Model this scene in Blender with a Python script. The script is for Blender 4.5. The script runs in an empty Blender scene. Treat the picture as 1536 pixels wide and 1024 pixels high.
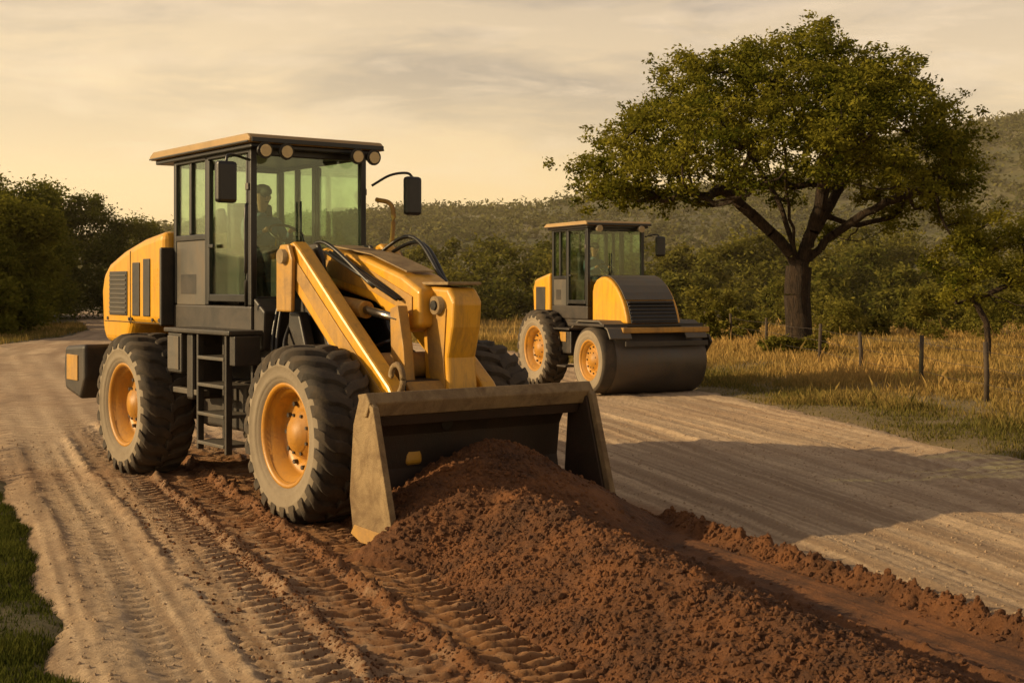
import bpy, bmesh, math, random
import numpy as np
from mathutils import Vector, Matrix
random.seed(7); R=np.random.RandomState(11)
scene=bpy.context.scene
COL=scene.collection
# ---------------------------------------------------------------- materials
def nn(nt,t,**k):
    n=nt.nodes.new(t)
    for a,b in k.items(): setattr(n,a,b)
    return n
def newmat(name):
    m=bpy.data.materials.new(name); m.use_nodes=True
    nt=m.node_tree; b=nt.nodes['Principled BSDF']
    return m,nt,b
def mixc(nt,fac,a,b,mode='MIX'):
    n=nn(nt,'ShaderNodeMix',data_type='RGBA',blend_type=mode)
    for s,v in ((0,fac),(6,a),(7,b)):
        if isinstance(v,(tuple,list)): n.inputs[s].default_value=(*v[:3],1)
        elif isinstance(v,(int,float)): n.inputs[s].default_value=v
        else: nt.links.new(v,n.inputs[s])
    return n.outputs[2]
def noise(nt,scale,detail=5,rough=.55,vec=None,dist=0):
    n=nn(nt,'ShaderNodeTexNoise'); n.inputs['Scale'].default_value=scale
    n.inputs['Detail'].default_value=detail; n.inputs['Roughness'].default_value=rough
    n.inputs['Distortion'].default_value=dist
    if vec is not None: nt.links.new(vec,n.inputs['Vector'])
    return n.outputs[0]
def ramp(nt,src,pts):
    r=nn(nt,'ShaderNodeValToRGB'); e=r.color_ramp.elements
    while len(e)<len(pts): e.new(.5)
    for i,(p,c) in enumerate(pts):
        e[i].position=p; e[i].color=(*(c if isinstance(c,(tuple,list)) else (c,c,c)),1)
    nt.links.new(src,r.inputs[0]); return r.outputs[0]
def mth(nt,op,a,b=None,clamp=False):
    n=nn(nt,'ShaderNodeMath',operation=op); n.use_clamp=clamp
    for i,v in enumerate((a,b)):
        if v is None: continue
        if isinstance(v,(int,float)): n.inputs[i].default_value=v
        else: nt.links.new(v,n.inputs[i])
    return n.outputs[0]
def bump(nt,b,h,strength,dist=.02):
    n=nn(nt,'ShaderNodeBump'); n.inputs['Strength'].default_value=strength; n.inputs['Distance'].default_value=dist
    nt.links.new(h,n.inputs['Height']); nt.links.new(n.outputs[0],b.inputs['Normal'])
DUST=(.26,.175,.09)
def mat(name,col,rough=.55,metal=0,var=.25,scale=3,dust=.45,dcol=DUST,bmp=.15,streak=0):
    m,nt,b=newmat(name)
    tc=nn(nt,'ShaderNodeTexCoord').outputs['Object']
    n1=noise(nt,scale,6,.6,tc); n2=noise(nt,scale*.6,9,.72,tc,.6)
    c=mixc(nt,n1,tuple(x*(1-var) for x in col),tuple(min(1,x*(1+var)) for x in col))
    g=nn(nt,'ShaderNodeNewGeometry'); sx=nn(nt,'ShaderNodeSeparateXYZ'); nt.links.new(g.outputs['Normal'],sx.inputs[0])
    up=mth(nt,'MULTIPLY',mth(nt,'MAXIMUM',sx.outputs[2],0),.35)
    sp=nn(nt,'ShaderNodeSeparateXYZ'); nt.links.new(g.outputs['Position'],sp.inputs[0])
    low=mth(nt,'MULTIPLY',ramp(nt,mth(nt,'MULTIPLY',sp.outputs[2],.33),[(.1,1),(.75,0)]),.35)
    f=mth(nt,'ADD',ramp(nt,n2,[(.42,0),(.68,1)]),mth(nt,'ADD',up,low))
    f=mth(nt,'MULTIPLY',f,dust,True)
    c=mixc(nt,f,c,dcol)
    n3=noise(nt,scale*9,4,.8,tc,1.5)
    c=mixc(nt,mth(nt,'MULTIPLY',ramp(nt,n3,[(.60,0),(.68,1)]),min(.5,dust*.7)),c,(.10,.065,.035))
    if streak:
        mp=nn(nt,'ShaderNodeMapping'); mp.inputs['Scale'].default_value=(9,9,1.1); nt.links.new(tc,mp.inputs[0])
        n4=noise(nt,1.3,6,.7,mp.outputs[0],.3)
        c=mixc(nt,mth(nt,'MULTIPLY',ramp(nt,n4,[(.50,0),(.72,1)]),streak),c,(.15,.085,.03))
    nt.links.new(c,b.inputs['Base Color'])
    rr=mth(nt,'ADD',mth(nt,'MULTIPLY',f,.5),rough,True); nt.links.new(rr,b.inputs['Roughness'])
    b.inputs['Metallic'].default_value=metal
    if bmp: bump(nt,b,noise(nt,scale*14,5,.6,tc),bmp,.01)
    return m
M={}
M['yellow']=mat('yellow_paint',(.70,.35,.020),.27,0,.13,2.2,.30,streak=.5,bmp=.08)
M['yellow_dirty']=mat('yellow_paint_worn',(.48,.25,.030),.40,0,.25,3,.7,(.20,.125,.06),streak=.55)
M['dark']=mat('dark_frame_paint',(.018,.016,.014),.45,0,.3,4,.26,(.13,.085,.05))
M['black']=mat('black_trim',(.009,.009,.009),.35,0,.2,4,.12,(.12,.09,.06))
M['grey']=mat('grey_panel',(.085,.080,.07),.42,.2,.2,3,.32,(.18,.13,.08),streak=.35)
M['tread']=mat('tyre_rubber',(.024,.021,.018),.8,0,.3,5,.50,(.13,.095,.06),.4)
M['side']=mat('tyre_sidewall_dusty',(.27,.22,.155),.85,0,.22,1.8,.40,(.12,.09,.06),.3)
M['rim']=mat('rim_paint',(.50,.225,.015),.36,0,.25,3,.38,(.19,.11,.04),streak=.5)
M['bucket_out']=mat('bucket_steel_worn',(.31,.215,.10),.6,.1,.4,6,.75,(.14,.09,.05),.8,streak=.4)
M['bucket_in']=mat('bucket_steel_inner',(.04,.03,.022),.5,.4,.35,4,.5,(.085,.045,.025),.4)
M['drum']=mat('drum_steel',(.075,.070,.065),.34,.6,.25,2,.45,(.14,.105,.075),streak=.3)
M['chrome']=mat('chrome_rod',(.35,.34,.32),.22,1,.05,2,.2)
M['lamp']=mat('lamp_lens',(.50,.42,.28),.12,.5,.1,4,.1)
M['rooftop']=mat('roof_panel',(.38,.24,.09),.5,0,.2,2,.6,(.26,.18,.10))
M['seat']=mat('seat_vinyl',(.03,.03,.035),.6,0,.2,4,.1)
M['shirt']=mat('shirt_cloth',(.10,.16,.24),.85,0,.2,8,.1)
M['trouser']=mat('trouser_cloth',(.04,.045,.06),.85,0,.2,8,.1)
M['skin']=mat('skin',(.42,.22,.14),.55,0,.08,8,0,bmp=0)
M['hair']=mat('hair',(.02,.014,.01),.7,0,.2,20,0)
M['post']=mat('fence_post_wood',(.035,.026,.02),.85,0,.3,8,.15)
M['wire']=mat('fence_wire',(.10,.08,.07),.5,.7,.1,8,.1,bmp=0)
M['bark']=mat('bark',(.095,.058,.032),.95,0,.5,5,.25,(.15,.10,.055),1)
def barkfix():
    nt=M['bark'].node_tree; b=nt.nodes['Principled BSDF']
    tc=nn(nt,'ShaderNodeTexCoord').outputs['Object']; mp=nn(nt,'ShaderNodeMapping'); mp.inputs['Scale'].default_value=(1,1,.22); nt.links.new(tc,mp.inputs[0])
    h=noise(nt,14,7,.75,mp.outputs[0],.8); bump(nt,b,ramp(nt,h,[(.35,0),(.62,1)]),1,.12)
    old=b.inputs['Base Color'].links[0].from_socket
    nt.links.new(mixc(nt,ramp(nt,h,[(.35,1),(.6,0)]),old,(.022,.014,.009)),b.inputs['Base Color'])
barkfix()
def glassmat():
    m=bpy.data.materials.new('cab_glass'); m.use_nodes=True; nt=m.node_tree; nt.nodes.clear()
    o=nn(nt,'ShaderNodeOutputMaterial'); mx=nn(nt,'ShaderNodeMixShader')
    t=nn(nt,'ShaderNodeBsdfTransparent'); t.inputs[0].default_value=(.82,.90,.80,1)
    g=nn(nt,'ShaderNodeBsdfGlossy'); g.inputs[0].default_value=(.85,.9,.85,1); g.inputs['Roughness'].default_value=.03
    lw=nn(nt,'ShaderNodeLayerWeight'); lw.inputs[0].default_value=.25
    tc=nn(nt,'ShaderNodeTexCoord').outputs['Object']
    f=mth(nt,'ADD',mth(nt,'MULTIPLY',lw.outputs[0],.35),.05)
    nt.links.new(f,mx.inputs[0]); nt.links.new(t.outputs[0],mx.inputs[1]); nt.links.new(g.outputs[0],mx.inputs[2])
    d=nn(nt,'ShaderNodeBsdfDiffuse'); d.inputs[0].default_value=(.30,.25,.18,1)
    m2=nn(nt,'ShaderNodeMixShader')
    fd=mth(nt,'MULTIPLY',ramp(nt,noise(nt,2.6,7,.65,tc,.5),[(.45,0),(.75,1)]),.07)
    nt.links.new(fd,m2.inputs[0]); nt.links.new(mx.outputs[0],m2.inputs[1]); nt.links.new(d.outputs[0],m2.inputs[2])
    nt.links.new(m2.outputs[0],o.inputs[0]); return m
M['glass']=glassmat()
def leafmat(name,dark,light,trans=.35):
    m=bpy.data.materials.new(name); m.use_nodes=True; nt=m.node_tree; nt.nodes.clear()
    o=nn(nt,'ShaderNodeOutputMaterial'); mx=nn(nt,'ShaderNodeMixShader'); mx.inputs[0].default_value=trans
    a=nn(nt,'ShaderNodeAttribute',attribute_name='var')
    c=mixc(nt,a.outputs['Fac'],dark,light)
    d=nn(nt,'ShaderNodeBsdfDiffuse'); t=nn(nt,'ShaderNodeBsdfTranslucent')
    nt.links.new(c,d.inputs[0]); nt.links.new(c,t.inputs[0])
    nt.links.new(d.outputs[0],mx.inputs[1]); nt.links.new(t.outputs[0],mx.inputs[2]); nt.links.new(mx.outputs[0],o.inputs[0])
    return m
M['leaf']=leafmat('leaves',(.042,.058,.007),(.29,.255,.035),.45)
M['leaf2']=leafmat('leaves_mid',(.05,.065,.012),(.25,.21,.04),.4)
M['leaf3']=leafmat('leaves_far',(.05,.062,.018),(.17,.15,.045),.3)
M['leafD']=leafmat('leaves_dark',(.04,.056,.009),(.22,.20,.03),.4)
M['drygrass']=leafmat('dry_grass',(.12,.11,.028),(.48,.31,.105),.35)
M['greengrass']=leafmat('green_grass',(.04,.055,.010),(.14,.14,.03),.35)

# ---------------------------------------------------------------- mesh helpers
def np_mesh(name,V,F,mats,attrs=None,smooth=False,parent=None):
    V=np.asarray(V,dtype=np.float32); F=np.asarray(F,dtype=np.int32)
    me=bpy.data.meshes.new(name); k=F.shape[1]
    me.vertices.add(len(V)); me.vertices.foreach_set('co',V.ravel())
    me.loops.add(F.size); me.loops.foreach_set('vertex_index',F.ravel())
    me.polygons.add(len(F)); me.polygons.foreach_set('loop_start',np.arange(0,F.size,k,dtype=np.int32))
    me.polygons.foreach_set('use_smooth',np.full(len(F),smooth,dtype=bool))
    me.update(calc_edges=True)
    for a,v in (attrs or {}).items():
        at=me.attributes.new(a,'FLOAT','POINT'); at.data.foreach_set('value',np.asarray(v,dtype=np.float32))
    for m in (mats if isinstance(mats,list) else [mats]): me.materials.append(m)
    o=bpy.data.objects.new(name,me); COL.objects.link(o)
    if parent: o.parent=parent
    return o
def mk(name,V,F,m,parent=None,bevel=0,smooth=False,mi=None):
    me=bpy.data.meshes.new(name); me.from_pydata([tuple(v) for v in V],[],F)
    for mm in (m if isinstance(m,list) else [m]): me.materials.append(mm)
    if mi:
        for p,i in zip(me.polygons,mi): p.material_index=i
    bm=bmesh.new(); bm.from_mesh(me); bmesh.ops.recalc_face_normals(bm,faces=bm.faces); bm.to_mesh(me); bm.free()
    o=bpy.data.objects.new(name,me); COL.objects.link(o)
    if parent: o.parent=parent
    if smooth:
        for p in o.data.polygons: p.use_smooth=True
    if bevel:
        b=o.modifiers.new('bevel','BEVEL'); b.width=bevel; b.segments=2 if bevel<.04 else 4; b.limit_method='ANGLE'; b.harden_normals=False
    return o
def box(name,a,b,m,parent,bevel=.012):
    x0,y0,z0=a; x1,y1,z1=b
    V=[(x0,y0,z0),(x1,y0,z0),(x1,y1,z0),(x0,y1,z0),(x0,y0,z1),(x1,y0,z1),(x1,y1,z1),(x0,y1,z1)]
    F=[(0,1,2,3),(4,5,6,7),(0,1,5,4),(1,2,6,5),(2,3,7,6),(3,0,4,7)]
    return mk(name,V,F,M[m],parent,bevel)
def prism(name,pts,v0,v1,m,parent,bevel=.015,smooth=False):
    n=len(pts); V=[(p[0],v0,p[1]) for p in pts]+[(p[0],v1,p[1]) for p in pts]
    F=[tuple(range(n)),tuple(range(n,2*n))]+[(i,(i+1)%n,n+(i+1)%n,n+i) for i in range(n)]
    return mk(name,V,F,M[m],parent,bevel)
def shell(name,pts,th,v0,v1,m,parent,bevel=.006):
    P=[Vector(p) for p in pts]; Q=[]
    for i,p in enumerate(P):
        d=(P[min(i+1,len(P)-1)]-P[max(i-1,0)]).normalized(); Q.append(p+Vector((-d.y,d.x))*th)
    n=len(P); V=[]; F=[]
    for v in (v0,v1):
        V+=[(p.x,v,p.y) for p in P]; V+=[(p.x,v,p.y) for p in Q]
    for i in range(n-1):
        F+=[(i,i+1,n+i+1,n+i),(2*n+i,2*n+i+1,3*n+i+1,3*n+i),(i,i+1,2*n+i+1,2*n+i),(n+i,n+i+1,3*n+i+1,3*n+i)]
    F+=[(0,n,3*n,2*n),(n-1,2*n-1,4*n-1,3*n-1)]
    return mk(name,V,F,M[m],parent,bevel)
def tube(name,pts,r,m,parent=None,seg=10,rs=None,smooth=True):
    P=[Vector(p) for p in pts]; V=[];F=[]
    for i,p in enumerate(P):
        d=(P[min(i+1,len(P)-1)]-P[max(i-1,0)]).normalized()
        a=d.cross(Vector((0,0,1)));
        if a.length<.05: a=d.cross(Vector((1,0,0)))
        a.normalize(); b=d.cross(a); rr=rs[i] if rs else r
        for k in range(seg):
            t=2*math.pi*k/seg; V.append(p+a*math.cos(t)*rr+b*math.sin(t)*rr)
    for i in range(len(P)-1):
        for k in range(seg): F.append((i*seg+k,i*seg+(k+1)%seg,(i+1)*seg+(k+1)%seg,(i+1)*seg+k))
    F+=[tuple(range(seg)),tuple(range((len(P)-1)*seg,len(P)*seg))]
    o=mk(name,V,F,M[m],parent)
    if smooth:
        for p in o.data.polygons: p.use_smooth=len(p.vertices)==4
    return o
def curve_pts(ctrl,n=14):
    P=[Vector(c) for c in ctrl]; P=[P[0]*2-P[1]]+P+[P[-1]*2-P[-2]]; out=[]
    for i in range(1,len(P)-2):
        for k in range(n):
            t=k/n; a,b,c,d=P[i-1:i+3]
            out.append(.5*((2*b)+(c-a)*t+(2*a-5*b+4*c-d)*t*t+(3*b-a-3*c+d)*t**3))
    out.append(P[-2]); return out
def revolve(name,prof,c,side,mats,parent,seg=72,mi=None,smooth=True):
    V=[];F=[];I=[]; n=len(prof)
    for k in range(seg):
        t=2*math.pi*k/seg
        for (y,r) in prof: V.append((c[0]+r*math.cos(t),c[1]+y*side,c[2]+r*math.sin(t)))
    for k in range(seg):
        for i in range(n-1):
            F.append((k*n+i,k*n+i+1,((k+1)%seg)*n+i+1,((k+1)%seg)*n+i)); I.append(mi[i] if mi else 0)
    return mk(name,V,F,mats,parent,0,smooth,I)
def empty(name,loc,rot):
    e=bpy.data.objects.new(name,None); COL.objects.link(e); e.location=loc; e.rotation_euler=(0,0,rot); e.empty_display_size=.3
    return e
def wheel(pre,parent,c,Rr,W,side,lugs=True,rimm='rim'):
    half=[(.40,.565),(.455,.60),(.475,.625),(.480,.64),(.492,.645),(.495,.68),(.505,.76),(.512,.765),(.510,.785),(.49,.85),(.455,.90),(.40,.93),(.2,.945)]
    prof=[(y*W,r*Rr) for y,r in half]; prof=prof+[(-y,r) for y,r in reversed(prof)]
    n=len(half); mi=[1]*9+[0]*(2*n-1-18)+[1]*9
    revolve(pre+'_tyre',prof,c,side,[M['tread'],M['side']],parent,72,mi)
    if lugs:
        N=23; V=[];F=[]
        st=[(-.03,1.0,.90),(.10,1.0,.90),(.20,1.0,.90),(.30,.998,.90),(.40,.985,.88),(.47,.955,.86),(.51,.91,.83),(.525,.86,.80),(.512,.80,.785)]
        for s in (1,-1):
            for k in range(N):
                th=2*math.pi*(k+(.5 if s<0 else 0))/N+random.uniform(-.008,.008); b=len(V); hw0=.074+random.uniform(-.008,.006)
                for j,(y,ro,ri) in enumerate(st):
                    a=th+ ((abs(y)/.5)**1.3*.24 + .035*math.sin(y*13) if y>0 else -.02)
                    hw=hw0*(1.12 if j<4 else 1.0-.07*(j-4))
                    ro2=ro-random.uniform(0,.006)
                    for (rr,aa) in ((ri,a-hw*1.25),(ro2,a-hw*.75),(ro2,a+hw*.75),(ri,a+hw*1.25)):
                        V.append((c[0]+rr*Rr*math.cos(aa),c[1]+y*W*s,c[2]+rr*Rr*math.sin(aa)))
                for j in range(len(st)-1):
                    q=b+4*j
                    F+=[(q,q+1,q+5,q+4),(q+1,q+2,q+6,q+5),(q+2,q+3,q+7,q+6)]
                F+=[(b,b+1,b+2,b+3),tuple(b+4*(len(st)-1)+i for i in range(4))]
        o=mk(pre+'_tread_lugs',V,F,M['tread'],parent,.014,True)
    rp=[(.36,.60),(.43,.585),(.435,.555),(.40,.535),(.33,.515),(.30,.48),(.14,.455),(.10,.43),(.08,.32),(.12,.27),(.20,.25),(.215,.20),(.27,.185),(.28,.12),(.30,.11),(.30,.001)]
    revolve(pre+'_rim',[(y*W,r*Rr) for y,r in rp],c,side,[M[rimm]],parent,48)
    revolve(pre+'_rim_seam',[((.34)*W,.522*Rr),((.345)*W,.530*Rr),((.37)*W,.532*Rr),(.375*W,.524*Rr)],c,side,[M['dark']],parent,48)
    revolve(pre+'_rim_back',[(-y*W*.5,r*Rr) for y,r in [(.0,.57),(.0,.001)]],c,side,[M['dark']],parent,32)
    for k in range(12):
        t=2*math.pi*k/12; x=c[0]+.375*Rr*math.cos(t); z=c[2]+.375*Rr*math.sin(t)
        tube(pre+'_bolt_%d'%k,[(x,c[1]+side*.07*W,z),(x,c[1]+side*.15*W,z)],.022*Rr/.8,'dark',parent,6,smooth=False)
    for k in range(8):
        t=2*math.pi*(k+.5)/8; x=c[0]+.225*Rr*math.cos(t); z=c[2]+.225*Rr*math.sin(t)
        tube(pre+'_hub_bolt_%d'%k,[(x,c[1]+side*.19*W,z),(x,c[1]+side*.235*W,z)],.016*Rr/.8,'dark',parent,6,smooth=False)
# value noise
TAB=R.rand(512,512)
def vn(x,y):
    xi=np.floor(x).astype(int); yi=np.floor(y).astype(int); fx=x-xi; fy=y-yi
    fx=fx*fx*(3-2*fx); fy=fy*fy*(3-2*fy); a=xi&511;b=yi&511;a1=(xi+1)&511;b1=(yi+1)&511
    return (TAB[a,b]*(1-fx)+TAB[a1,b]*fx)*(1-fy)+(TAB[a,b1]*(1-fx)+TAB[a1,b1]*fx)*fy
def fbm(x,y,o=5,g=.5):
    s=0;a=1;t=0
    for i in range(o):
        c,sn=math.cos(.6*i),math.sin(.6*i)
        s=s+a*vn((x*c-y*sn)*2**i+17.3*i,(x*sn+y*c)*2**i+5.1*i); t+=a; a*=g
    return s/t*2-1
def ss(x,a,b):
    t=np.clip((x-a)/(b-a),0,1); return t*t*(3-2*t)

# ---------------------------------------------------------------- ground layout
def XL(Y): return np.interp(Y,[-10,0,7.2,12.3,30,42,50,57,66,80,100,140],[4.8,.55,-2.5,-4.65,-12.2,-17.2,-19.0,-19.3,-21,-26,-33,-50])
def XR(Y): return np.interp(Y,[-10,0,8,15.9,20.5,25.3,33,43,50,60,80,100,140],[10,8.6,7.6,6.4,5.6,4.5,2.5,.3,-3,-9,-18,-25,-42])
NV=(.92,.39); DV=(.39,-.92)
def nt_(X,Y): return X*NV[0]+Y*NV[1], X*DV[0]+Y*DV[1]
LO=np.array([-1.14,12.82]); LA=-math.radians(53.0)
HX,HY=math.cos(LA),math.sin(LA)
def uv_(X,Y):
    dx=X-LO[0]; dy=Y-LO[1]; return dx*HX+dy*HY, -dx*HY+dy*HX
def edge_d(X,Y):
    w=.55*fbm(X*.5+3,Y*.5,5,.6)
    return np.minimum(X-XL(Y),XR(Y)-X)*.92+w
def band(n,c,w): return ss(n,c-w,c-w+.07)*(1-ss(n,c+w-.07,c+w))
TR=((1.1,.2,.35),(1.85,.25,1.0),(2.45,.22,.8),(3.05,.27,1.35))
def lugfield(X,Y):
    n,t=nt_(X,Y); wob=.06*fbm(t*.4,n*0+2,3); out=0
    for c,w,amp in TR:
        nb=n+wob; m=band(nb,c,w); dn=(nb-c)/w
        ph=t/.155+ (dn**2)*.7+.3*fbm(t*2,n*3,2)
        lug=ss(np.sin(ph*2*math.pi),-.25,.35)
        out=out+m*amp*(lug-.5)
    return out
def roadH(X,Y):
    n,t=nt_(X,Y)
    q=(X-XL(Y))/(XR(Y)-XL(Y))*12
    z=.018*fbm(X*1.2,Y*1.2,5)+.020*fbm(q*2.2,Y*.08,4)
    z=z+.012*fbm(q*11,Y*.25,3)+.010*fbm(X*9,Y*9,4,.6)
    z=z+.030*fbm(q*5+1.3*fbm(X*.3,Y*.15,2),Y*.05+8,3)*ss(n,6,6.6)
    near=1-ss(Y,19,24)
    redm=ss(n,1.5,2.3)*(1-ss(n,6.0,6.3))*near
    z=z+redm*.028*fbm(X*5,Y*5,5,.65)
    z=z+near*lugfield(X,Y)*.050*(.75+.5*fbm(X*3,Y*3,3))
    wob=.06*fbm(t*.4,n*0+2,3)
    for c,w,amp in TR:
        nb=n+wob
        berm=np.exp(-((nb-c-w-.05)/.06)**2)+np.exp(-((nb-c+w+.05)/.06)**2)
        z=z+berm*near*amp*.045*np.clip(.6+1.1*fbm(X*7,Y*7,4,.6),0,2)
    d=edge_d(X,Y)
    z=z-.30*(1-ss(d,-.35,.15))+.03*np.exp(-((d-.3)/.25)**2)
    return z
def soilH(X,Y):
    n,t=nt_(X,Y); u,v=uv_(X,Y)
    nn_=n+.09*fbm(t*.9,n*.6,4)
    r=fbm(X*2.2,Y*2.2,6,.62)
    r2=fbm(X*12+50,Y*12,4,.62)
    hgt=np.interp(t,[-10,-8,-6,-4],[.53,.44,.33,.27])
    x=(nn_-4.22)/.86
    hm=hgt*np.clip(1-np.abs(x)**1.35,0,1)*(1+.24*r)+.05*np.exp(-((nn_-3.44)/.16)**2)
    strip=(.045+.020*fbm(n*16,t*.3,3))*ss(nn_,4.6,5.0)*(1-ss(nn_,5.92,6.02))
    ridge=.115*np.exp(-((nn_-5.90)/.085)**2)*(1+.7*r2)+.04*np.exp(-((nn_-5.16)/.05)**2)*(1+r2)
    rd=np.sqrt(((u-1.62)*.92)**2+(v*.80)**2)
    cone=.92-.66*np.sqrt(rd*rd+.02)+.06*r
    inb=ss(u,1.20,1.32)
    w=ss(u,1.9,2.3)
    wind=np.maximum(hm,strip)+ridge
    h=np.maximum(wind*w, cone)
    sm=ss(nn_,4.98,5.12)*(1-ss(nn_,5.74,5.83))
    h=h+(.028*r2+.016*fbm(X*30,Y*30,3,.6))*(h>.03)*(1-.88*sm)
    h=np.where(u<1.86, np.where(np.abs(v)<1.09,np.maximum(h,.10)*inb-.3*(1-inb),-.3), h)
    far=ss(n,3.1,3.3)*(1-ss(n,6.05,6.25))
    ffac=np.where(u>1.86,np.maximum(far,ss(cone,0,.05)),1)
    h=h*ffac-.08*(1-ffac)
    h=np.where((u>=1.86)&(h<.004),-.06,h)
    return h
def grid(name,xs,ys,hf,m,attrf,smooth=True,filt=None):
    X,Y=np.meshgrid(xs,ys); Z=hf(X,Y); nx=len(xs); ny=len(ys)
    V=np.stack([X.ravel(),Y.ravel(),Z.ravel()],1)
    i=np.arange(ny-1)[:,None]*nx+np.arange(nx-1)[None,:]; i=i.ravel()
    F=np.stack([i,i+1,i+1+nx,i+nx],1)
    if filt is not None:
        keep=filt(X,Y).ravel(); F=F[keep[F].any(1)]
    return np_mesh(name,V,F,m,attrf(X.ravel(),Y.ravel()),smooth)
def groundmat():
    m,nt,b=newmat('grass_ground'); a=nn(nt,'ShaderNodeAttribute',attribute_name='green').outputs['Fac']
    tc=nn(nt,'ShaderNodeTexCoord').outputs['Object']
    n1=noise(nt,.35,8,.65,tc); n2=noise(nt,9,6,.7,tc); n3=noise(nt,.13,6,.6,tc)
    dry=mixc(nt,ramp(nt,n1,[(.35,0),(.65,1)]),(.17,.12,.045),(.36,.235,.095))
    dry=mixc(nt,mth(nt,'MULTIPLY',n2,.5),dry,(.11,.08,.035))
    dry=mixc(nt,mth(nt,'MULTIPLY',ramp(nt,n3,[(.45,0),(.6,1)]),.45),dry,(.10,.095,.035))
    gr=mixc(nt,n2,(.05,.045,.018),(.13,.105,.045))
    f=mth(nt,'ADD',a,mth(nt,'MULTIPLY',mth(nt,'SUBTRACT',n1,.5),1.2),True)
    nt.links.new(mixc(nt,f,dry,gr),b.inputs['Base Color']); b.inputs['Roughness'].default_value=.95
    bump(nt,b,n2,.8,.06); return m
def roadmat():
    m,nt,b=newmat('dirt_road_surface')
    red=nn(nt,'ShaderNodeAttribute',attribute_name='red').outputs['Fac']
    st=nn(nt,'ShaderNodeAttribute',attribute_name='streak').outputs['Fac']
    lg=nn(nt,'ShaderNodeAttribute',attribute_name='lug').outputs['Fac']
    tc=nn(nt,'ShaderNodeTexCoord').outputs['Object']
    n1=noise(nt,.8,9,.7,tc); n2=noise(nt,38,6,.8,tc); n3=noise(nt,6,8,.75,tc); n4=noise(nt,.25,4,.6,tc)
    c=mixc(nt,ramp(nt,st,[(.25,0),(.75,1)]),(.31,.21,.125),(.66,.49,.315))
    c=mixc(nt,mth(nt,'MULTIPLY',ramp(nt,n1,[(.4,0),(.7,1)]),.28),c,(.32,.195,.105))
    c=mixc(nt,mth(nt,'MULTIPLY',ramp(nt,n3,[(.42,0),(.62,1)]),.33),c,(.28,.185,.105))
    c=mixc(nt,mth(nt,'MULTIPLY',ramp(nt,n4,[(.45,0),(.6,1)]),.25),c,(.35,.20,.10))
    c=mixc(nt,mth(nt,'MULTIPLY',ramp(nt,n2,[(.45,0),(.65,1)]),.5),c,(.18,.12,.075))
    rc=mixc(nt,n3,(.11,.040,.012),(.31,.135,.045))
    rc=mixc(nt,mth(nt,'MULTIPLY',ramp(nt,n2,[(.5,0),(.7,1)]),.5),rc,(.065,.027,.010))
    rc=mixc(nt,mth(nt,'MULTIPLY',lg,.6,True),rc,(.42,.215,.085))  # lug tops tinted lighter than crevices: relief shading put into the colour
    f=mth(nt,'ADD',red,mth(nt,'MULTIPLY',mth(nt,'SUBTRACT',n3,.5),mth(nt,'MULTIPLY',red,2.2)),True)
    c=mixc(nt,f,c,rc)
    nt.links.new(c,b.inputs['Base Color']); b.inputs['Roughness'].default_value=.95
    bump(nt,b,mth(nt,'ADD',n2,mth(nt,'MULTIPLY',n3,.8)),.9,.025); return m
def soilmat():
    m,nt,b=newmat('red_soil'); tc=nn(nt,'ShaderNodeTexCoord').outputs['Object']
    n1=noise(nt,2.2,8,.7,tc); n2=noise(nt,45,6,.8,tc)
    c=mixc(nt,ramp(nt,n1,[(.36,0),(.66,1)]),(.070,.026,.008),(.235,.090,.026))
    c=mixc(nt,mth(nt,'MULTIPLY',ramp(nt,n2,[(.5,0),(.7,1)]),.45),c,(.34,.155,.055))
    nt.links.new(c,b.inputs['Base Color']); b.inputs['Roughness'].default_value=.92
    bump(nt,b,n2,1,.03); return m
M['soil']=soilmat()
def gH(X,Y):
    d=edge_d(X,Y)
    return -.16*ss(d,-.1,.5)+.05*fbm(X*.25,Y*.25,4)*(1-ss(d,-2,0))+.02
def gA(X,Y):
    n,t=nt_(X,Y)
    g=np.where(X<XL(Y)+2,1.0,0)+np.where(X>XR(Y)-2,1-ss(X-XR(Y)+1.5*fbm(X*.3,Y*.3,3),1.0,4.0),0)*.4+.8*ss(Y,75,95)
    return {'green':np.clip(g,0,1)}
xs=np.concatenate([-np.geomspace(600,31,25),np.arange(-30,30,.3),np.geomspace(30.5,600,25)])
ys=np.concatenate([[-60,-30,-10],np.arange(0,30,.3),np.arange(30,100,.8),np.geomspace(101,900,20)])
grid('ground',xs,ys,gH,groundmat(),gA)
def rA(X,Y):
    n,t=nt_(X,Y); q=(X-XL(Y))/(XR(Y)-XL(Y))*12
    nw=n+.3*fbm(X*.6,Y*.6,4)
    r=ss(nw,1.2,2.9)*(1-ss(nw,5.95,6.5))*(1-ss(Y+1.2*fbm(X*.5,Y*.5,3),16.5,20))
    s=.5+.50*fbm(q*6,Y*.05+2*fbm(X*.2,Y*.2,3),4,.65)+.40*fbm(q*24,Y*.14,3)
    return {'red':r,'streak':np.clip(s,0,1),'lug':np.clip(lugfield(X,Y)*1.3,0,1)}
xs=np.concatenate([np.arange(-60,-26,1.0),np.arange(-26,-6.5,.14),np.arange(-6.5,4.6,.026),np.arange(4.6,13,.06)])
ys=np.concatenate([np.arange(0,5.6,.2),np.arange(5.6,15.5,.024),np.arange(15.5,24,.06),np.arange(24,60,.25),np.arange(60,120,1.0)])
grid('dirt_road',xs,ys,roadH,roadmat(),rA,True,lambda X,Y: edge_d(X,Y)>-.8)
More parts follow.
